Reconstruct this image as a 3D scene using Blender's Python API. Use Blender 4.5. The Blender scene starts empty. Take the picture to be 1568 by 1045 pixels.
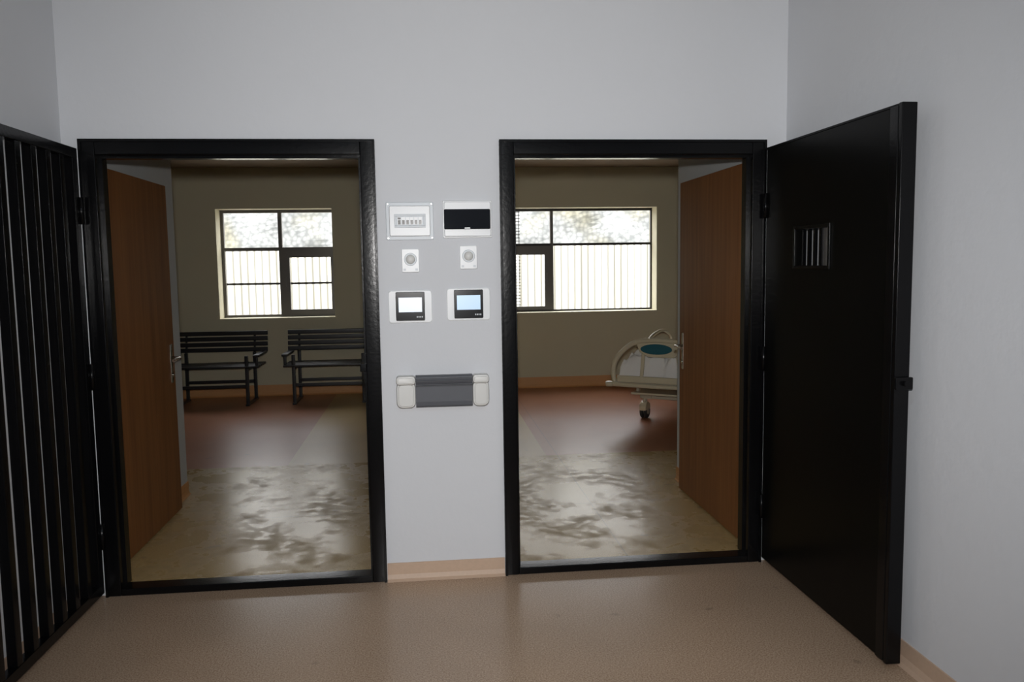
import bpy, bmesh, math, random
from mathutils import Vector, Matrix, noise
random.seed(4)
scene=bpy.context.scene
COL=bpy.context.collection

# ------------------------------------------------------------------ materials
def mat(name,col,rough=.6,metal=0,spec=.5,bump=0,bscale=40,var=0,vscale=3,emit=None,estr=0,coat=0):
    m=bpy.data.materials.new(name);m.use_nodes=True
    nt=m.node_tree;b=nt.nodes['Principled BSDF']
    b.inputs['Base Color'].default_value=(*col,1)
    b.inputs['Roughness'].default_value=rough
    b.inputs['Metallic'].default_value=metal
    b.inputs['Specular IOR Level'].default_value=spec
    b.inputs['Coat Weight'].default_value=coat
    if emit:
        b.inputs['Emission Color'].default_value=(*emit,1);b.inputs['Emission Strength'].default_value=estr
    tc=nt.nodes.new('ShaderNodeTexCoord')
    if var:
        n=nt.nodes.new('ShaderNodeTexNoise');n.inputs['Scale'].default_value=vscale;n.inputs['Detail'].default_value=5
        nt.links.new(tc.outputs['Object'],n.inputs['Vector'])
        mx=nt.nodes.new('ShaderNodeMix');mx.data_type='RGBA'
        mx.inputs['A'].default_value=(*[c*(1-var) for c in col],1)
        mx.inputs['B'].default_value=(*[min(1,c*(1+var)) for c in col],1)
        nt.links.new(n.outputs['Fac'],mx.inputs['Factor'])
        nt.links.new(mx.outputs['Result'],b.inputs['Base Color'])
    if bump:
        n=nt.nodes.new('ShaderNodeTexNoise');n.inputs['Scale'].default_value=bscale;n.inputs['Detail'].default_value=3
        nt.links.new(tc.outputs['Object'],n.inputs['Vector'])
        bp=nt.nodes.new('ShaderNodeBump');bp.inputs['Strength'].default_value=bump;bp.inputs['Distance'].default_value=.01
        nt.links.new(n.outputs['Fac'],bp.inputs['Height']);nt.links.new(bp.outputs['Normal'],b.inputs['Normal'])
    return m

M_white=mat('plaster_white',(.69,.705,.735),.75,bump=.12,bscale=25,var=.03,vscale=1.2,spec=.3)
M_cream=mat('plaster_cream',(.56,.52,.38),.7,bump=.1,bscale=25,var=.05,vscale=1.5,spec=.3)
M_side=mat('plaster_grey',(.55,.57,.57),.7,var=.04,spec=.3)
M_ceil=mat('ceiling_paint',(.6,.6,.58),.8,var=.02)
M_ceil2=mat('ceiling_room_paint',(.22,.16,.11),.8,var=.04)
M_black=mat('black_gloss_paint',(.003,.003,.0035),.22,spec=.22,bump=.05,bscale=60,var=.3,vscale=8)
M_leaf=mat('black_sheet_paint',(.003,.003,.0028),.3,spec=.10,bump=.04,bscale=6,var=.3,vscale=3)
M_bench=mat('bench_black',(.010,.010,.012),.35,var=.2)
M_cove=mat('cove_vinyl_peach',(.56,.40,.29),.5,var=.08,vscale=60)
M_orange=mat('cove_vinyl_orange',(.58,.29,.11),.5,var=.08,vscale=60)
M_alu=mat('window_aluminium',(.13,.12,.11),.4,metal=.3,var=.05)
M_darkbar=mat('window_bar_dark',(.02,.015,.012),.5,var=.1)
M_chrome=mat('chrome',(.6,.57,.5),.22,metal=1,var=.05)
M_plast=mat('white_plastic',(.82,.84,.86),.35,var=.02)
M_plast2=mat('offwhite_plastic',(.70,.70,.68),.4,var=.02)
M_plgrey=mat('pale_grey_plastic',(.62,.66,.70),.4,var=.02)
M_dark=mat('dark_plastic',(.006,.006,.008),.2,var=.1,spec=.2)
M_glass_dark=mat('smoked_cover',(.004,.004,.006),.04,var=.1,spec=.5)
M_bumper=mat('bumper_grey',(.085,.09,.105),.5,var=.06,vscale=30)
M_bumper2=mat('bumper_grey_dark',(.035,.037,.045),.45,var=.06,vscale=30)
M_screen=mat('lcd_white',(.4,.45,.5),.3,emit=(.80,.90,1),estr=.6,var=.02)
M_screen2=mat('lcd_blue',(.3,.4,.5),.3,emit=(.52,.74,1),estr=.55,var=.02)
M_bedpl=mat('bed_plastic_beige',(.60,.53,.37),.4,var=.04)
M_bedmet=mat('bed_metal_cream',(.48,.44,.34),.4,var=.05)
M_teal=mat('teal_inlay',(.008,.10,.13),.5,var=.05)
M_sheet=mat('bed_sheet',(.80,.78,.75),.85,bump=.3,bscale=18,var=.05)
M_rubber=mat('rubber',(.03,.03,.03),.6,var=.1)
M_ground=mat('outdoor_concrete',(.4,.39,.36),.9,var=.2,vscale=3)

def fence_mat():
    m=bpy.data.materials.new('white_slatted_sheet');m.use_nodes=True;nt=m.node_tree;b=nt.nodes['Principled BSDF']
    tc=nt.nodes.new('ShaderNodeTexCoord');wv=nt.nodes.new('ShaderNodeTexWave');wv.bands_direction='X';wv.inputs['Scale'].default_value=3.0
    wv.inputs['Distortion'].default_value=.25
    nt.links.new(tc.outputs['Object'],wv.inputs['Vector'])
    r=nt.nodes.new('ShaderNodeValToRGB')
    r.color_ramp.elements[0].position=.0;r.color_ramp.elements[0].color=(.125,.123,.105,1)
    r.color_ramp.elements[1].position=.6;r.color_ramp.elements[1].color=(.60,.60,.56,1)
    nt.links.new(wv.outputs['Fac'],r.inputs['Fac']);nt.links.new(r.outputs['Color'],b.inputs['Base Color']);b.inputs['Roughness'].default_value=.7
    return m
M_fence=fence_mat()
def stone_mat():
    m=bpy.data.materials.new('stone_bank');m.use_nodes=True;nt=m.node_tree;b=nt.nodes['Principled BSDF']
    tc=nt.nodes.new('ShaderNodeTexCoord');v=nt.nodes.new('ShaderNodeTexVoronoi');v.inputs['Scale'].default_value=13
    v.feature='F1';nt.links.new(tc.outputs['Object'],v.inputs['Vector'])
    r=nt.nodes.new('ShaderNodeValToRGB');r.color_ramp.elements[0].color=(.165,.17,.17,1);r.color_ramp.elements[1].color=(.085,.09,.09,1)
    r.color_ramp.elements[0].position=.2;r.color_ramp.elements[1].position=.8
    nt.links.new(v.outputs['Distance'],r.inputs['Fac'])
    n=nt.nodes.new('ShaderNodeTexNoise');n.inputs['Scale'].default_value=.9
    nt.links.new(tc.outputs['Object'],n.inputs['Vector'])
    r2=nt.nodes.new('ShaderNodeValToRGB');r2.color_ramp.elements[0].position=.5;r2.color_ramp.elements[1].position=.62
    nt.links.new(n.outputs['Fac'],r2.inputs['Fac'])
    mx=nt.nodes.new('ShaderNodeMix');mx.data_type='RGBA';mx.blend_type='MULTIPLY'
    nt.links.new(r2.outputs['Color'],mx.inputs['Factor']);nt.links.new(r.outputs['Color'],mx.inputs['A']);mx.inputs['B'].default_value=(1,.93,.72,1)
    nt.links.new(mx.outputs['Result'],b.inputs['Base Color']);b.inputs['Roughness'].default_value=.9
    return m
M_stone=stone_mat()

def wood_mat():
    m=bpy.data.materials.new('oak_laminate');m.use_nodes=True;nt=m.node_tree;b=nt.nodes['Principled BSDF']
    tc=nt.nodes.new('ShaderNodeTexCoord');mp=nt.nodes.new('ShaderNodeMapping');mp.inputs['Scale'].default_value=(3,14,.7)
    nt.links.new(tc.outputs['Object'],mp.inputs['Vector'])
    n=nt.nodes.new('ShaderNodeTexNoise');n.inputs['Scale'].default_value=1.6;n.inputs['Detail'].default_value=8;n.inputs['Distortion'].default_value=.4
    nt.links.new(mp.outputs['Vector'],n.inputs['Vector'])
    r=nt.nodes.new('ShaderNodeValToRGB')
    r.color_ramp.elements[0].position=.3;r.color_ramp.elements[0].color=(.18,.070,.020,1)
    r.color_ramp.elements[1].position=.7;r.color_ramp.elements[1].color=(.28,.115,.036,1)
    nt.links.new(n.outputs['Fac'],r.inputs['Fac']);nt.links.new(r.outputs['Color'],b.inputs['Base Color'])
    b.inputs['Roughness'].default_value=.5
    b.inputs['Specular IOR Level'].default_value=.3
    return m
M_wood=wood_mat()

def floor_mat():
    m=bpy.data.materials.new('vinyl_floor');m.use_nodes=True;nt=m.node_tree;b=nt.nodes['Principled BSDF']
    N=nt.nodes.new;L=nt.links.new
    geo=N('ShaderNodeNewGeometry');sep=N('ShaderNodeSeparateXYZ');L(geo.outputs['Position'],sep.inputs[0])
    def math_(op,a,bb=None,c=None):
        n=N('ShaderNodeMath');n.operation=op
        for i,x in enumerate((a,bb,c)):
            if x is None: continue
            if isinstance(x,(int,float)): n.inputs[i].default_value=x
            else: L(x,n.inputs[i])
        return n.outputs[0]
    def noise_(scale,detail=4,vec=None,dist=0):
        n=N('ShaderNodeTexNoise');n.inputs['Scale'].default_value=scale;n.inputs['Detail'].default_value=detail;n.inputs['Distortion'].default_value=dist
        L(vec or geo.outputs['Position'],n.inputs['Vector']);return n.outputs['Fac']
    def ramp(f,p0,p1,c0=(0,0,0,1),c1=(1,1,1,1)):
        n=N('ShaderNodeValToRGB');n.color_ramp.elements[0].position=p0;n.color_ramp.elements[1].position=p1
        n.color_ramp.elements[0].color=c0;n.color_ramp.elements[1].color=c1;L(f,n.inputs['Fac']);return n.outputs['Color']
    def mix(f,a,bb,bt='MIX'):
        n=N('ShaderNodeMix');n.data_type='RGBA';n.blend_type=bt
        for k,x in (('Factor',f),('A',a),('B',bb)):
            if isinstance(x,(int,float,tuple)): n.inputs[k].default_value=x
            else: L(x,n.inputs[k])
        return n.outputs['Result']
    X,Y=sep.outputs['X'],sep.outputs['Y']
    speck=noise_(160,2)
    peach=mix(ramp(speck,.35,.65),(.33,.22,.145,1),(.54,.40,.285,1))
    beige=mix(ramp(speck,.35,.65),(.42,.285,.12,1),(.56,.41,.19,1))
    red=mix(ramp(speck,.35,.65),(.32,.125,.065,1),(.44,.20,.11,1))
    inroom=math_('GREATER_THAN',Y,0.04)
    c=mix(inroom,peach,beige)
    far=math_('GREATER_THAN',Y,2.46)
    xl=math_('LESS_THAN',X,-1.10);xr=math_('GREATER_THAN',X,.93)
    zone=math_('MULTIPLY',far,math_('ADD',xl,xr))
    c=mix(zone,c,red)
    # trodden-in dulled scuffs: mostly change the sheen
    d1=ramp(noise_(2.6,9,None,.2),.44,.56)
    d2=ramp(noise_(13,8,None,.2),.36,.60)
    near=math_('MULTIPLY',math_('GREATER_THAN',Y,.1),math_('LESS_THAN',Y,2.46))
    scuff=math_('MULTIPLY',d1,d2)
    dirt=math_('MULTIPLY',scuff,near)
    c=mix(math_('MULTIPLY',dirt,.30),c,(.20,.14,.07,1))
    big=ramp(noise_(1.3,3),.3,.7,(.88,.88,.88,1),(1.06,1.06,1.06,1))
    c=mix(1.0,c,big,'MULTIPLY')
    spots=ramp(noise_(7,1),.74,.78)
    c=mix(math_('MULTIPLY',spots,.35),c,(.12,.09,.07,1))
    s1=math_('LESS_THAN',math_('ABSOLUTE',math_('SUBTRACT',Y,1.12)),.004)
    s2=math_('LESS_THAN',math_('ABSOLUTE',math_('SUBTRACT',X,1.02)),.004)
    seam=math_('MULTIPLY',math_('MINIMUM',math_('ADD',s1,s2),1),inroom)
    c=mix(math_('MULTIPLY',seam,.4),c,(.10,.07,.05,1))
    L(c,b.inputs['Base Color'])
    rr=math_('ADD',math_('MULTIPLY',noise_(3,5),.08),.21)
    rr=math_('ADD',rr,math_('MULTIPLY',dirt,.22))
    rr=math_('ADD',rr,math_('MULTIPLY',far,.06))
    L(rr,b.inputs['Roughness'])
    b.inputs['Specular IOR Level'].default_value=.40
    tint=mix(near,(1,1,1,1),(1,.90,.68,1))
    L(tint,b.inputs['Specular Tint'])
    bp=N('ShaderNodeBump');bp.inputs['Strength'].default_value=.03;bp.inputs['Distance'].default_value=.01
    L(noise_(5,2),bp.inputs['Height']);L(bp.outputs['Normal'],b.inputs['Normal'])
    return m
M_floor=floor_mat()

# ------------------------------------------------------------------ mesh helpers
def add(name,me,parent=None):
    o=bpy.data.objects.new(name,me);COL.objects.link(o)
    if parent: o.parent=parent
    return o
def empty(name,loc=(0,0,0),rotz=0):
    e=bpy.data.objects.new(name,None);COL.objects.link(e);e.location=loc;e.rotation_euler=(0,0,rotz);e.empty_display_size=.1
    return e
def boxes(name,lst,m,parent=None,bevel=0,seg=2):
    bm=bmesh.new()
    for (x0,x1,y0,y1,z0,z1) in lst:
        vs=[bm.verts.new((x,y,z)) for x in (x0,x1) for y in (y0,y1) for z in (z0,z1)]
        for f in ((0,1,3,2),(4,6,7,5),(0,4,5,1),(2,3,7,6),(0,2,6,4),(1,5,7,3)):
            bm.faces.new([vs[i] for i in f])
    bmesh.ops.recalc_face_normals(bm,faces=bm.faces)
    if bevel:
        bmesh.ops.bevel(bm,geom=list(bm.edges),offset=bevel,segments=seg,affect='EDGES',profile=.5)
    me=bpy.data.meshes.new(name);bm.to_mesh(me);bm.free();me.materials.append(m)
    o=add(name,me,parent)
    if bevel:
        for p in me.polygons:p.use_smooth=True
        md=o.modifiers.new('wn','WEIGHTED_NORMAL')
    return o
def box(name,x0,x1,y0,y1,z0,z1,m,parent=None,bevel=0,seg=2):
    return boxes(name,[(x0,x1,y0,y1,z0,z1)],m,parent,bevel,seg)
def cyl(name,c,r,depth,axis,m,parent=None,seg=32,bevel=0,r2=None):
    bm=bmesh.new();bmesh.ops.create_cone(bm,cap_ends=True,segments=seg,radius1=r,radius2=r if r2 is None else r2,depth=depth)
    rot={'x':Matrix.Rotation(math.pi/2,3,'Y'),'y':Matrix.Rotation(math.pi/2,3,'X'),'z':Matrix.Identity(3)}[axis]
    if bevel:
        es=[e for e in bm.edges if len(e.link_faces)==2 and any(len(f.verts)>4 for f in e.link_faces)]
        bmesh.ops.bevel(bm,geom=es,offset=bevel,segments=3,affect='EDGES')
    bmesh.ops.rotate(bm,verts=bm.verts,matrix=rot);bmesh.ops.translate(bm,verts=bm.verts,vec=c)
    me=bpy.data.meshes.new(name);bm.to_mesh(me);bm.free();me.materials.append(m)
    for p in me.polygons:p.use_smooth=len(p.vertices)==4
    return add(name,me,parent)
def poly(name,pts,axis,a0,a1,m,parent=None,bevel=0,seg=3):
    bm=bmesh.new()
    def P(p,a):
        return {'y':(p[0],a,p[1]),'x':(a,p[0],p[1]),'z':(p[0],p[1],a)}[axis]
    A=[bm.verts.new(P(p,a0)) for p in pts];B=[bm.verts.new(P(p,a1)) for p in pts]
    bm.faces.new(A);bm.faces.new(B[::-1])
    n=len(pts)
    for i in range(n): bm.faces.new([A[i],B[i],B[(i+1)%n],A[(i+1)%n]])
    bmesh.ops.recalc_face_normals(bm,faces=bm.faces)
    if bevel:
        es=[e for e in bm.edges if any(len(f.verts)==n for f in e.link_faces)]
        bmesh.ops.bevel(bm,geom=es,offset=bevel,segments=seg,affect='EDGES')
    me=bpy.data.meshes.new(name);bm.to_mesh(me);bm.free();me.materials.append(m)
    for p in me.polygons:p.use_smooth=True
    o=add(name,me,parent);o.modifiers.new('wn','WEIGHTED_NORMAL')
    return o
def rrect(x0,x1,z0,z1,r,n=6):
    pts=[]
    for cx,cz,a0 in ((x1-r,z1-r,0),(x0+r,z1-r,90),(x0+r,z0+r,180),(x1-r,z0+r,270)):
        for i in range(n+1):
            a=math.radians(a0+90*i/n);pts.append((cx+r*math.cos(a),cz+r*math.sin(a)))
    return pts
def tube(name,pts,r,m,parent=None,cyc=False,smooth=False):
    cu=bpy.data.curves.new(name,'CURVE');cu.dimensions='3D';cu.bevel_depth=r;cu.bevel_resolution=3;cu.use_fill_caps=True
    if smooth:
        s=cu.splines.new('NURBS');s.points.add(len(pts)-1)
        for i,p in enumerate(pts): s.points[i].co=(*p,1)
        s.order_u=3;s.use_endpoint_u=not cyc;s.use_cyclic_u=cyc;s.resolution_u=6
    else:
        s=cu.splines.new('POLY');s.points.add(len(pts)-1)
        for i,p in enumerate(pts): s.points[i].co=(*p,1)
        s.use_cyclic_u=cyc
    t=bpy.data.objects.new('tmp',cu);COL.objects.link(t)
    dg=bpy.context.evaluated_depsgraph_get();me=bpy.data.meshes.new_from_object(t.evaluated_get(dg))
    bpy.data.objects.remove(t);me.materials.clear();me.materials.append(m);me.name=name
    for p in me.polygons:p.use_smooth=True
    return add(name,me,parent)

# ------------------------------------------------------------------ room shell
T=.22
CZ=3.05; RZ=2.70
XL,XR=-1.61,1.78
RL,RR=-4.1,4.3
YB=6.05
WT=.34
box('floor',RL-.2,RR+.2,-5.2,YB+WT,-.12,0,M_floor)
boxes('wall_front',[(RL,-1.53,0,T,0,CZ),(-.22,.36,0,T,0,CZ),(1.67,RR,0,T,0,CZ),(-1.53,-.22,0,T,2.12,CZ),(.36,1.67,0,T,2.12,CZ)],M_white)
box('wall_left',XL-.15,XL,-5,0,0,CZ,M_white)
box('wall_right',XR,XR+.15,-5,0,0,CZ,M_white)
box('wall_rear',XL-.15,XR+.15,-5.15,-5,0,CZ,M_white)
box('ceiling',XL-.15,XR+.15,-5.15,0,CZ,CZ+.12,M_ceil)
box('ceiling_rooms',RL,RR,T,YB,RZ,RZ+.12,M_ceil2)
W1=(-2.43,-1.09,.935,2.225);W2=(.72,2.87,.935,2.215)
yb0,yb1=YB,YB+WT
boxes('wall_back',[(RL,W1[0],yb0,yb1,0,3.0),(W1[1],W2[0],yb0,yb1,0,3.0),(W2[1],RR,yb0,yb1,0,3.0),
  (W1[0],W1[1],yb0,yb1,0,W1[2]),(W1[0],W1[1],yb0,yb1,W1[3],3.0),(W2[0],W2[1],yb0,yb1,0,W2[2]),(W2[0],W2[1],yb0,yb1,W2[3],3.0)],M_cream)
box('wall_room_left',RL-.15,RL,T,YB,0,RZ,M_cream)
box('wall_room_right',RR,RR+.15,T,YB,0,RZ,M_cream)
box('wall_divider',0.0,.14,T,YB,0,RZ,M_cream)
box('wall_partition_left',-1.77,-1.65,T,1.75,0,RZ,M_side)
box('wall_partition_right',1.74,1.86,T,1.60,0,RZ,M_side)

def cove(name,p0,p1,nrm,m,h=.085,d=.035):
    prof=[(0,0),(d,0),(d*.55,h*.12),(d*.28,h*.35),(.008,h*.7),(.006,h),(0,h)]
    bm=bmesh.new();rings=[]
    for p in (p0,p1):
        rings.append([bm.verts.new((p[0]+nrm[0]*a,p[1]+nrm[1]*a,b+.0005)) for a,b in prof])
    n=len(prof)
    for i in range(n): bm.faces.new([rings[0][i],rings[1][i],rings[1][(i+1)%n],rings[0][(i+1)%n]])
    bm.faces.new(rings[0]);bm.faces.new(rings[1][::-1]);bmesh.ops.recalc_face_normals(bm,faces=bm.faces)
    me=bpy.data.meshes.new(name);bm.to_mesh(me);bm.free();me.materials.append(m);return add(name,me)
cove('baseboard_front',(-.218,0),(.358,0),(0,-1),M_cove)
cove('baseboard_right',(XR,0),(XR,-5),(-1,0),M_cove)
cove('baseboard_left',(XL,0),(XL,-5),(1,0),M_cove)
cove('baseboard_back_left_room',(RL,YB),(0,YB),(0,-1),M_orange,h=.13)
cove('baseboard_back_right_room',(.14,YB),(RR,YB),(0,-1),M_orange,h=.13)
cove('baseboard_partition_left',(-1.65,T),(-1.65,1.75),(1,0),M_orange,h=.09,d=.02)
cove('baseboard_partition_right',(1.74,T),(1.74,1.60),(-1,0),M_orange,h=.09,d=.02)
cove('baseboard_divider_left_room',(0,T),(0,YB),(-1,0),M_orange,h=.1)
cove('baseboard_divider_right_room',(.14,T),(.14,YB),(1,0),M_orange,h=.1)

# ------------------------------------------------------------------ black steel frames
def steel_frame(nm,x0,x1):
    e=empty(nm)
    w=.068
    parts=[(x0,x0+w,-.022,.085,0,2.12),(x1-w,x1,-.022,.085,0,2.12),(x0+w,x1-w,-.022,.085,2.12-w,2.12)]
    boxes('casing',parts,M_black,e,bevel=.003,seg=1)
    box('threshold',x0+w,x1-w,-.022,.07,0,.035,M_black,e,bevel=.004)
    boxes('stop',[(x0+w,x0+w+.012,.03,.085,.035,2.12-w),(x1-w-.012,x1-w,.03,.085,.035,2.12-w),(x0+w+.012,x1-w-.012,.03,.085,2.12-w-.012,2.12-w)],M_black,e)
    boxes('lip',[(x0,x0+.012,-.03,-.022,0,2.12),(x1-.012,x1,-.03,-.022,0,2.12),(x0+.012,x1-.012,-.03,-.022,2.108,2.12)],M_black,e)
    return e
f1=steel_frame('trim_3',-1.53,-.22);f2=steel_frame('trim_4',.36,1.67)
box('strike_plate',-.300,-.2885,-.012,.028,.98,1.12,M_black,f1)
box('latch_box',-.318,-.288,-.022,.01,1.035,1.075,M_black,f1,bevel=.003)
box('strike_plate',.428,.436,-.012,.028,.98,1.12,M_black,f2)

# ------------------------------------------------------------------ inner oak doors
def oak_door(xa,xb,face,y0,y1):
    e=empty('door_1' if face>0 else 'door_2')
    box('leaf',xa,xb,y0,y1,.012,2.045,M_wood,e,bevel=.002,seg=1)
    fx=xb if face>0 else xa
    s=face
    hy=y1-.07
    def b(n,a,c,ya,yb,za,zb,bv=.002): box(n,min(a,c),max(a,c),ya,yb,za,zb,M_chrome,e,bevel=bv)
    b('backplate',fx,fx+s*.006,hy-.02,hy+.02,.83,1.07)
    cyl('spindle',(fx+s*.03,hy,.985),.009,.056,'x',M_chrome,e,16)
    tube('lever',[(fx+s*.052,hy,.985),(fx+s*.055,hy-.03,.987),(fx+s*.053,hy-.13,.981)],.009,M_chrome,e)
    cyl('cylinder_lock',(fx+s*.008,hy,.88),.010,.012,'x',M_chrome,e,16)
    box('faceplate',xa+.008,xb-.008,y1-.0005,y1+.002,.87,1.09,M_chrome,e)
    for hz in (.25,1.05,1.8): cyl('hinge',((xa+xb)/2+s*.012,y0-.006,hz),.008,.1,'z',M_chrome,e,12)
    return e
oak_door(-1.622,-1.582,1,.24,1.38)
oak_door(1.672,1.712,-1,.24,1.34)

# ------------------------------------------------------------------ solid black leaf (right)
def black_leaf():
    e=empty('door_3',(1.664,-.046,0),math.radians(.55))
    L=1.103;z0,z1=.035,2.07;ya,yb_,za,zb=-.62,-.32,1.51,1.67
    t=.045
    boxes('leaf',[(0,t,-L,ya,z0,z1),(0,t,yb_,0,z0,z1),(0,t,ya,yb_,z0,za),(0,t,ya,yb_,zb,z1)],M_leaf,e)
    box('edge_profile',-.006,t+.006,-L-.022,-L,z0-.004,z1+.01,M_black,e,bevel=.003)
    box('edge_fold',-.008,0,-L,-L+.05,z0,z1,M_black,e,bevel=.002)
    box('top_lip',-.004,t+.004,-L,0,z1,z1+.008,M_leaf,e)
    q=.016
    boxes('hatch_surround',[(-.008,0,ya-q,ya,za-q,zb+q),(-.008,0,yb_,yb_+q,za-q,zb+q),(-.008,0,ya,yb_,za-q,za),(-.008,0,ya,yb_,zb,zb+q)],M_black,e,bevel=.002)
    for i in range(4):
        y=yb_-.035-i*.052
        box('hatch_bar',.015,.029,y-.007,y+.007,za,zb,M_black,e)
    box('hatch_slide',.034,.038,ya,yb_-.19,za,zb,M_alu,e)
    box('bolt_body',-.01,t+.012,-L-.038,-L-.022,1.065,1.11,M_black,e,bevel=.004)
    cyl('bolt_pin',(t/2,-L-.045,1.088),.009,.02,'y',M_black,e,16)
    for hz in (.3,1.05,1.8): cyl('hinge',(-.004,.000,hz),.011,.12,'z',M_black,e,16)
    return e
black_leaf()

# ------------------------------------------------------------------ barred gate (left)
def gate():
    e=empty('barred_security_gate',(-1.527,-.046,0),math.radians(-.3))
    L=1.19;z0,z1=.03,2.075
    boxes('frame_rails',[(-.04,0,-L,0,z0,z0+.045),(-.04,0,-L,0,z1-.045,z1),(-.04,0,-.05,0,z0+.045,z1-.045),(-.04,0,-L,-L+.05,z0+.045,z1-.045)],M_black,e,bevel=.002,seg=1)
    n=9
    lst=[]
    for i in range(1,n):
        y=-.025-(L-.05)*i/n
        lst.append((-.039,-.001,y-.020,y+.020,z0+.045,z1-.045))
    boxes('bars',lst,M_black,e,bevel=.002,seg=1)
    for hz in (.3,1.05,1.8): cyl('hinge',(.004,.000,hz),.011,.12,'z',M_black,e,16)
    return e
gate()

# ------------------------------------------------------------------ wall devices
def consumer_unit():
    e=empty('distribution_board')
    poly('back_plate',rrect(-.178,.045,1.655,1.832,.006),'y',-.008,-.0005,M_plgrey,e,bevel=.002)
    poly('cover',rrect(-.162,.03,1.672,1.815,.008),'y',-.026,-.008,M_plast,e,bevel=.004)
    boxes('window_bezel',[(-.138,.008,-.032,-.026,1.765,1.775),(-.138,.008,-.032,-.026,1.712,1.722),(-.138,-.128,-.032,-.026,1.722,1.765),(-.002,.008,-.032,-.026,1.722,1.765)],M_plgrey,e,bevel=.001,seg=1)
    box('recess',-.128,-.002,-.0275,-.026,1.722,1.765,M_plgrey,e)
    for i in range(6):
        x=-.115+i*.0195
        box('breaker',x-.0085,x+.0085,-.031,-.0275,1.726,1.761,M_plast,e)
        box('toggle',x-.006,x+.006,-.036,-.031,1.727,1.747,M_dark,e)
    box('test_button',-.122,-.108,-.034,-.031,1.750,1.759,M_dark,e)
    for x in (-.168,.036):
        for z in (1.665,1.823): cyl('screw',(x,-.0085,z),.003,.002,'y',M_chrome,e,12)
    return e
def consumer_unit2():
    e=empty('distribution_board')
    poly('back_plate',rrect(.088,.322,1.662,1.838,.006),'y',-.012,-.0005,M_plast,e,bevel=.003)
    poly('cover',rrect(.094,.316,1.668,1.832,.008),'y',-.026,-.012,M_plast,e,bevel=.004)
    poly('smoked_door',rrect(.094,.312,1.702,1.796,.006),'y',-.034,-.026,M_glass_dark,e,bevel=.002)
    box('door_pull',.19,.216,-.038,-.034,1.704,1.710,M_plast,e)
    return e
def sensor(cx,cz):
    e=empty('wall_motion_sensor')
    poly('plate',rrect(cx-.041,cx+.041,cz-.055,cz+.055,.005),'y',-.010,-.0005,M_plast,e,bevel=.002)
    cyl('ring',(cx,-.013,cz+.006),.030,.008,'y',M_plgrey,e,40,bevel=.002)
    bm=bmesh.new();bmesh.ops.create_uvsphere(bm,u_segments=24,v_segments=12,radius=.022)
    bmesh.ops.scale(bm,verts=bm.verts,vec=(1,.6,1));bmesh.ops.translate(bm,verts=bm.verts,vec=(cx,-.016,cz+.006))
    me=bpy.data.meshes.new('dome');bm.to_mesh(me);bm.free();me.materials.append(M_plast2)
    for p in me.polygons:p.use_smooth=True
    add('dome',me,e)
    for s in (-1,1): box('terminal',cx+s*.028-.006,cx+s*.028+.006,-.0125,-.010,cz-.047,cz-.037,M_plgrey,e)
def thermostat(x0,x1,z0,z1,scr):
    e=empty('wall_thermostat')
    poly('plate',rrect(x0,x1,z0,z1,.016),'y',-.010,-.0005,M_plast,e,bevel=.004)
    poly('bezel',rrect(x0+.036,x1-.036,z0+.012,z1-.008,.005),'y',-.022,-.010,M_dark,e,bevel=.002)
    box('screen',x0+.049,x1-.049,-.0228,-.022,z0+.053,z1-.034,scr,e)
    for i in range(4): box('key_mark',x1-.075+i*.008,x1-.070+i*.008,-.0226,-.022,z0+.026,z0+.033,M_plgrey,e)
consumer_unit();consumer_unit2()
sensor(-.068,1.558);sensor(.207,1.570)
thermostat(-.178,.030,1.262,1.418,M_screen);thermostat(.098,.308,1.268,1.424,M_screen2)

def bumper():
    e=empty('wall_bumper_handrail')
    x0,x1,z0,z1=-.150,.292,.857,1.012
    prof=[(0,z0+.004),(-.040,z0+.002),(-.052,z0+.012),(-.054,z0+.03),(-.054,z1-.052),(-.046,z1-.046),(-.046,z1-.042),(-.060,z1-.038),(-.066,z1-.024),(-.062,z1-.019),(-.0625,z1-.014),(-.060,z1-.006),(-.048,z1),(0,z1-.002)]
    o=poly('cover_rail',prof,'x',x0+.092,x1-.080,M_bumper,e);o.modifiers.clear()
    for p in o.data.polygons:p.use_smooth=False
    boxes('grip_rib',[(x0+.092,x1-.080,-.068,-.06,z1-.026,z1-.022),(x0+.092,x1-.080,-.066,-.055,z1-.014,z1-.011),(x0+.092,x1-.080,-.060,-.05,z1-.052,z1-.046)],M_bumper2,e)
    for a,b in ((x0,x0+.091),(x1-.079,x1)):
        poly('end_cap_lower',rrect(a,b,z0,z1-.030,.028),'y',-.056,-.0005,M_plast2,e,bevel=.012,seg=4)
        poly('end_cap_upper',rrect(a,b,z1-.042,z1,.016),'y',-.068,-.0005,M_plast2,e,bevel=.010,seg=4)
bumper()

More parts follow.
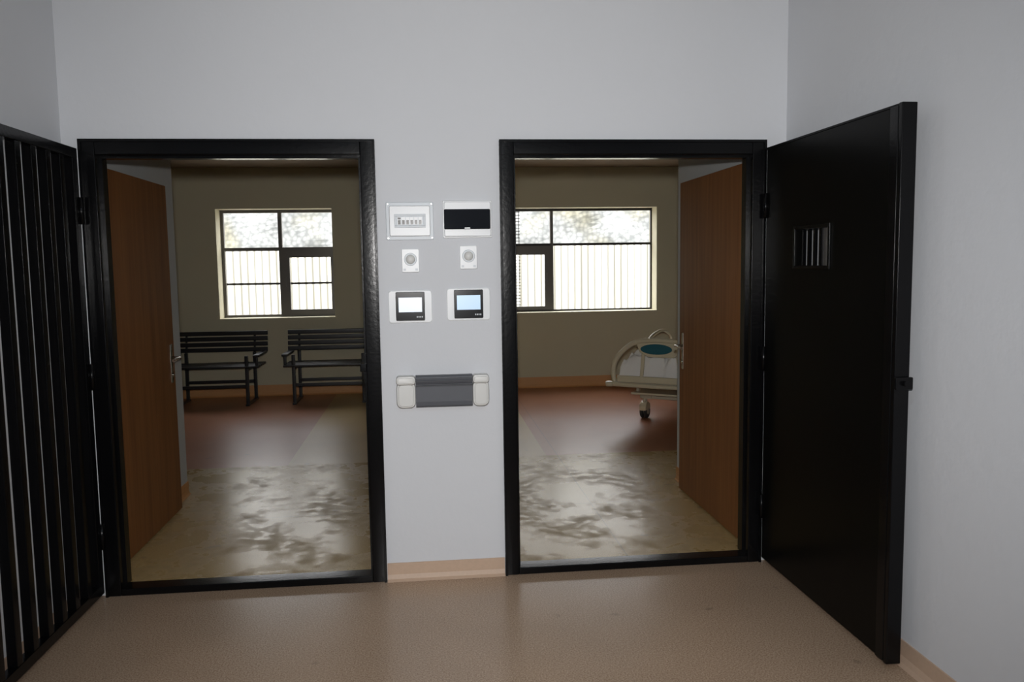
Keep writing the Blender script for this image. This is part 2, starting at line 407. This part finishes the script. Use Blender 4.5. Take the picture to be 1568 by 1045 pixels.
# ------------------------------------------------------------------ windows
YW=YB+.22
def window1():
    x0,x1,z0,z1=W1;y=YW;e=empty('window_1')
    fl,fr=.035,.02
    boxes('outer_frame',[(x0,x0+fl,y,y+.05,z0,z1),(x1-fr,x1,y,y+.05,z0,z1),(x0+fl,x1-fr,y,y+.05,z1-.035,z1),(x0+fl,x1-fr,y,y+.05,z0,z0+.03)],M_alu,e)
    mx=-1.735
    box('mullion',mx-.022,mx+.022,y-.005,y+.05,z0+.03,z1-.035,M_alu,e)
    boxes('transom',[(x0+fl,mx-.022,y,y+.05,1.745,1.775),(mx+.022,x1-fr,y,y+.05,1.745,1.775)],M_alu,e)
    a,b,c,d=mx+.022,x1-fr,z0+.03,1.745
    s=.08
    boxes('sash',[(a,a+s,y-.02,y+.03,c,d),(b-s*.4,b,y-.02,y+.03,c,d),(a+s,b-s*.4,y-.02,y+.03,d-.095,d),(a+s,b-s*.4,y-.02,y+.03,c,c+.055)],M_alu,e)
    boxes('security_bar',[(x0,x1,y+.055,y+.075,1.325,1.35),(x0,x1,y+.055,y+.075,1.735,1.75)],M_darkbar,e)
    box('handle',a+.02,a+.035,y-.045,y-.02,1.30,1.42,M_alu,e)
    return e
def window2():
    x0,x1,z0,z1=W2;y=YW;e=empty('window_2')
    fw=.03
    boxes('outer_frame',[(x0,x0+fw,y,y+.05,z0,z1),(x1-.016,x1,y,y+.05,z0,z1),(x0+fw,x1-.016,y,y+.05,z1-.03,z1),(x0+fw,x1-.016,y,y+.05,z0,z0+.02)],M_darkbar,e)
    mx=1.585
    box('mullion',mx-.018,mx+.018,y-.005,y+.05,z0+.02,z1-.03,M_alu,e)
    boxes('transom',[(x0+fw,mx-.018,y,y+.05,1.755,1.785),(mx+.018,x1-.016,y,y+.05,1.755,1.785)],M_darkbar,e)
    a,b,c,d=x0+fw,mx-.018,z0+.02,1.755
    s=.075
    boxes('sash',[(a,a+s,y-.02,y+.03,c,d),(b-s,b,y-.02,y+.03,c,d),(a+s,b-s,y-.02,y+.03,d-.11,d),(a+s,b-s,y-.02,y+.03,c,c+s*.6)],M_alu,e)
    box('handle',b-.05,b-.035,y-.045,y-.02,1.30,1.42,M_alu,e)
    boxes('guard_mesh',[(1.175,1.183,y+.06,y+.066,z0,z1)]+[(x0,1.19,y+.052,y+.058,z0+.04*i,z0+.04*i+.008) for i in range(1,32)],M_darkbar,e)
    return e
window1();window2()
boxes('trim_1',[(W1[0]-.02,W1[1]+.02,YB-.025,YB-.001,W1[2]-.025,W1[2])],M_cream)
boxes('trim_2',[(W2[0]-.02,W2[1]+.02,YB-.025,YB-.001,W2[2]-.025,W2[2])],M_cream)

# ------------------------------------------------------------------ outdoors
def corrugated():
    bm=bmesh.new();n=900;x0,x1=-9,9;prev=None
    for i in range(n+1):
        x=x0+(x1-x0)*i/n;y=8.6+.015*math.sin(x*2*math.pi/.13)
        a=bm.verts.new((x,y,-.2));b=bm.verts.new((x,y,1.82))
        if prev: bm.faces.new([prev[0],a,b,prev[1]])
        prev=(a,b)
    me=bpy.data.meshes.new('corrugated_fence');bm.to_mesh(me);bm.free();me.materials.append(M_fence)
    o=add('corrugated_fence',me);md=o.modifiers.new('s','SOLIDIFY');md.thickness=.004
corrugated()
def bank():
    bm=bmesh.new();nx,nz=120,40;g=[]
    for j in range(nz+1):
        row=[]
        for i in range(nx+1):
            x=-14+28*i/nx;z=-.2+3.4*j/nz;y=10.5+.25*z+.25*noise.noise(Vector((x*1.5,z*1.5,0)))
            row.append(bm.verts.new((x,y,z)))
        g.append(row)
    for j in range(nz):
        for i in range(nx): bm.faces.new([g[j][i],g[j][i+1],g[j+1][i+1],g[j+1][i]])
    me=bpy.data.meshes.new('stone_embankment');bm.to_mesh(me);bm.free();me.materials.append(M_stone);add('stone_embankment',me)
bank()
box('ground_outside',-14,14,YB+WT,12,-.3,-.15,M_ground)

# ------------------------------------------------------------------ benches
def bench(x0,x1):
    e=empty('slatted_bench')
    yb_=5.86
    sl=[]
    for i in range(4): 
        z=.565+i*.063; sl.append((x0,x1,yb_-.05+.012*i,yb_-.03+.012*i,z,z+.048))
    boxes('back_slats',sl,M_bench,e,bevel=.003,seg=1)
    sl=[]
    for i in range(5): sl.append((x0+.02,x1-.02,yb_-.53+i*.095,yb_-.53+i*.095+.075,.425,.447))
    boxes('seat_slats',sl,M_bench,e,bevel=.003,seg=1)
    for lx in (x0+.13,x1-.15):
        boxes('leg_frame',[(lx-.018,lx+.018,yb_-.52,yb_-.485,0,.56),(lx-.018,lx+.018,yb_-.075,yb_-.04,0,.56),(lx-.018,lx+.018,yb_-.485,yb_-.075,.39,.425)],M_bench,e,bevel=.003,seg=1)
        tube('back_post',[(lx,yb_-.055,.54),(lx,yb_-.028,.60),(lx,yb_+.012,.80)],.014,M_bench,e)
        box('foot',lx-.022,lx+.022,yb_-.54,yb_-.02,0,.02,M_bench,e,bevel=.003)
    for lx in (x0+.03,x1-.05):
        boxes('armrest',[(lx-.025,lx+.04,yb_-.53,yb_-.02,.545,.57),(lx-.01,lx+.02,yb_-.50,yb_-.47,.447,.545)],M_bench,e,bevel=.003,seg=1)
    box('stretcher_front',x0+.13,x1-.15,yb_-.51,yb_-.485,.20,.235,M_bench,e,bevel=.002,seg=1)
    box('stretcher_back',x0+.13,x1-.15,yb_-.075,yb_-.05,.20,.235,M_bench,e,bevel=.002,seg=1)
bench(-2.90,-1.85);bench(-1.62,-.57)

# ------------------------------------------------------------------ hospital bed
def bed():
    W=.47
    th=math.radians(-35)
    ct,st=math.cos(th),math.sin(th)
    ox=1.74+W*ct;oy=3.58+W*st
    e=empty('hospital_bed',(ox,oy,0),th)
    boxes('deck_frame',[(-W,-W+.05,0,2.02,.37,.42),(W-.05,W,0,2.02,.37,.42),(-W+.05,W-.05,0,.05,.37,.42),(-W+.05,W-.05,1.97,2.02,.37,.42),(-W+.05,W-.05,.6,.64,.37,.41),(-W+.05,W-.05,1.3,1.34,.37,.41)],M_bedmet,e,bevel=.006)
    box('deck_panels',-W+.02,W-.02,.03,1.99,.42,.435,M_bedpl,e,bevel=.004)
    tube('end_bar',[(-W-.03,-.03,.40),(-W+.1,-.07,.40),(W-.1,-.07,.40),(W+.03,-.03,.40)],.020,M_bedpl,e,smooth=True)
    for s in (-1,1):
        cyl('corner_buffer',(s*(W+.02),-.04,.40),.038,.045,'z',M_bedpl,e,24,bevel=.006)
        cyl('corner_buffer',(s*(W+.02),2.07,.40),.038,.045,'z',M_bedpl,e,24,bevel=.006)
    ca,cb=.46,1.68
    boxes('chassis',[(-.30,-.24,ca-.05,cb+.05,.20,.26),(.24,.30,ca-.05,cb+.05,.20,.26),(-.36,.36,ca-.035,ca+.035,.20,.26),(-.36,.36,cb-.035,cb+.035,.20,.26)],M_bedmet,e,bevel=.006)
    box('under_tray',-.34,.34,.12,.40,.285,.305,M_bedpl,e,bevel=.004)
    for s in (-1,1):
        box('tray_hanger',s*.30-.012,s*.30+.012,.2,.24,.305,.375,M_bedmet,e)
        tube('lift_arm',[(s*.25,ca+.08,.25),(s*.25,ca-.18,.38)],.022,M_bedmet,e)
        tube('lift_arm',[(s*.25,cb-.1,.25),(s*.25,1.4,.38)],.022,M_bedmet,e)
        for y in (ca,cb):
            x=s*.32
            cyl('caster_stem',(x,y,.19),.022,.08,'z',M_bedmet,e,20)
            poly('caster_hood',[(y-.075,.085),(y-.06,.145),(y,.17),(y+.06,.145),(y+.075,.085),(y+.02,.075),(y-.02,.075)],'x',x-.034,x+.034,M_bedpl,e,bevel=.006)
            cyl('caster_wheel',(x-.02,y,.0685),.068,.026,'x',M_rubber,e,32,bevel=.006)
            cyl('caster_wheel',(x+.02,y,.0685),.068,.026,'x',M_rubber,e,32,bevel=.006)
            cyl('caster_hub',(x,y,.0685),.03,.072,'x',M_bedmet,e,24)
    bm=bmesh.new();bmesh.ops.create_cube(bm,size=1)
    bmesh.ops.scale(bm,verts=bm.verts,vec=(2*W-.06,1.90,.14));bmesh.ops.translate(bm,verts=bm.verts,vec=(0,1.02,.506))
    bmesh.ops.bevel(bm,geom=list(bm.edges),offset=.035,segments=3,affect='EDGES')
    bmesh.ops.subdivide_edges(bm,edges=[ed for ed in bm.edges if ed.calc_length()>.3],cuts=24,use_grid_fill=True)
    for v in bm.verts:
        k=.02*noise.noise(v.co*5)+.012*noise.noise(v.co*13)
        if v.co.z>.5: v.co.z+=k*1.4
        v.co.x+=.4*k
        if v.co.y<.1: v.co.y+=k*.5
    me=bpy.data.meshes.new('mattress');bm.to_mesh(me);bm.free();me.materials.append(M_sheet)
    for p in me.polygons:p.use_smooth=True
    add('mattress',me,e)
    def board(y,h0,h1,nm,posts=True):
        out=[(-W+.02,h0),(-W-.005,h0+.10),(-W+.03,h1-.17),(-W+.14,h1-.06),(-W+.24,h1),(0,h1+.012),(W-.24,h1),(W-.14,h1-.06),(W-.03,h1-.17),(W+.005,h0+.10),(W-.02,h0)]
        tube(nm+'_rim',[(x,y,z) for x,z in out],.023,M_bedpl,e,smooth=True)
        inn=[(-W+.05,h0),(-W+.045,h0+.06),(W-.045,h0+.06),(W-.05,h0)]
        poly(nm+'_panel',inn,'y',y-.012,y+.012,M_bedpl,e,bevel=.004)
        br=[(-.24,h1-.005),(-.20,h1-.10),(-.12,h1-.145),(.12,h1-.145),(.20,h1-.10),(.24,h1-.005)]
        poly(nm+'_bridge',br,'y',y-.010,y+.010,M_bedpl,e,bevel=.003)
        for s in (-1,1):
            poly(nm+'_bridge_post',[(s*.17,h0+.05),(s*.15,h1-.13),(s*.18,h1-.11),(s*.20,h0+.05)],'y',y-.010,y+.010,M_bedpl,e,bevel=.003)
        el=[(.15*math.cos(a)-.04,h1-.072+.048*math.sin(a)) for a in [i*math.pi/16 for i in range(32)]]
        poly(nm+'_inlay',el,'y',y-.02,y+.02,M_teal,e,bevel=.004)
    board(-.01,.42,.81,'footboard');board(2.06,.42,.88,'headboard')
    # heavily bunched duvet at the foot end
    bm=bmesh.new();nx,ny=100,90;g=[]
    for j in range(ny+1):
        row=[]
        for i in range(nx+1):
            u=i/nx;v=j/ny
            x=-W+.045+(2*W-.09)*u
            y=.035+.9*v
            eu=min(1,min(u,1-u)/.08);ev=min(1,min(v,1-v)/.07)
            bulge=(math.sin(eu*math.pi/2)*math.sin(ev*math.pi/2))**.5
            p=Vector((x+.1*noise.noise(Vector((x*3,y*3,5))),y,0))
            r=1-abs(noise.noise(p*6+Vector((0,0,3))))*2.4
            r2=1-abs(noise.noise(p*12+Vector((4,0,3))))*2.4
            z=.47+bulge*(.155+.045*r+.02*r2+.05*noise.noise(Vector((x*3.5,y*3.5,1))))
            row.append(bm.verts.new((x+.03*noise.noise(Vector((x*8,y*8,7))),y+.02*noise.noise(Vector((x*8,y*8,9)))+.0,z)))
        g.append(row)
    for j in range(ny):
        for i in range(nx): bm.faces.new([g[j][i],g[j][i+1],g[j+1][i+1],g[j+1][i]])
    me=bpy.data.meshes.new('crumpled_sheet');bm.to_mesh(me);bm.free();me.materials.append(M_sheet)
    for p in me.polygons:p.use_smooth=True
    add('crumpled_sheet',me,e)
    for s in (-1,1):
        x=s*(W+.035)
        tube('side_rail',[(x,1.05,.44),(x,1.0,.58),(x,1.08,.72),(x,1.35,.78),(x,1.62,.78),(x,1.85,.70),(x,1.87,.56),(x,1.80,.44)],.017,M_bedpl,e,cyc=True,smooth=True)
        tube('side_rail_inner',[(x,1.06,.60),(x,1.4,.63),(x,1.83,.60)],.012,M_bedpl,e)
        for y in (1.2,1.65): box('rail_bracket',min(x,x-s*.05),max(x,x-s*.05),y-.02,y+.02,.38,.47,M_bedmet,e)
bed()

# ------------------------------------------------------------------ lights
def area(name,loc,rot,size,power,col,sy=None):
    l=bpy.data.lights.new(name,'AREA');l.energy=power;l.color=col;l.size=size
    if sy: l.shape='RECTANGLE';l.size_y=sy
    o=bpy.data.objects.new(name,l);COL.objects.link(o);o.location=loc;o.rotation_euler=rot;return o
sp=bpy.data.lights.new('camera_flash','SPOT');sp.energy=310;sp.color=(1,.98,.96);sp.spot_size=math.radians(98);sp.spot_blend=1;sp.shadow_soft_size=.035
so=bpy.data.objects.new('camera_flash',sp);COL.objects.link(so)
area('ambient_fill',(.1,-3.6,CZ-.03),(0,0,0),1.1,16,(.70,.85,1),.5)  # added area light for bluish ambient fill, not a real ceiling fitting

sun=bpy.data.lights.new('sun','SUN');sun.energy=13;sun.angle=.05;sun.color=(1,.96,.88)
s_=bpy.data.objects.new('sun',sun);COL.objects.link(s_);s_.rotation_euler=(math.radians(30),0,math.radians(8))
w=bpy.data.worlds.new('world');scene.world=w;w.use_nodes=True
bg=w.node_tree.nodes['Background'];bg.inputs['Color'].default_value=(.96,.97,1,1);bg.inputs['Strength'].default_value=6.5

# ------------------------------------------------------------------ camera
f,yaw,pitch,roll,D,h=1275.8,.1043,.0942,-.0146,3.921,1.5358
cy,sy=math.cos(yaw),math.sin(yaw)
fwd=Vector((sy,cy,0));right=Vector((cy,-sy,0));up=Vector((0,0,1))
cp,sn=math.cos(pitch),math.sin(pitch)
F=fwd*cp-up*sn;U=up*cp+fwd*sn
cr,sr=math.cos(roll),math.sin(roll)
R2=right*cr+U*sr;U2=-right*sr+U*cr
cam=bpy.data.cameras.new('camera');co=bpy.data.objects.new('camera',cam);COL.objects.link(co)
mw=Matrix((R2,U2,-F)).transposed().to_4x4();mw.translation=Vector((0,-D,h));co.matrix_world=mw
cam.sensor_width=36;cam.lens=f/1600*36;cam.clip_start=.02
scene.camera=co
so.matrix_world=Matrix.Translation((0,-D-.02,h+.14))@mw.to_3x3().to_4x4()
scene.view_settings.view_transform='Standard'
scene.view_settings.look='None'
scene.view_settings.exposure=0
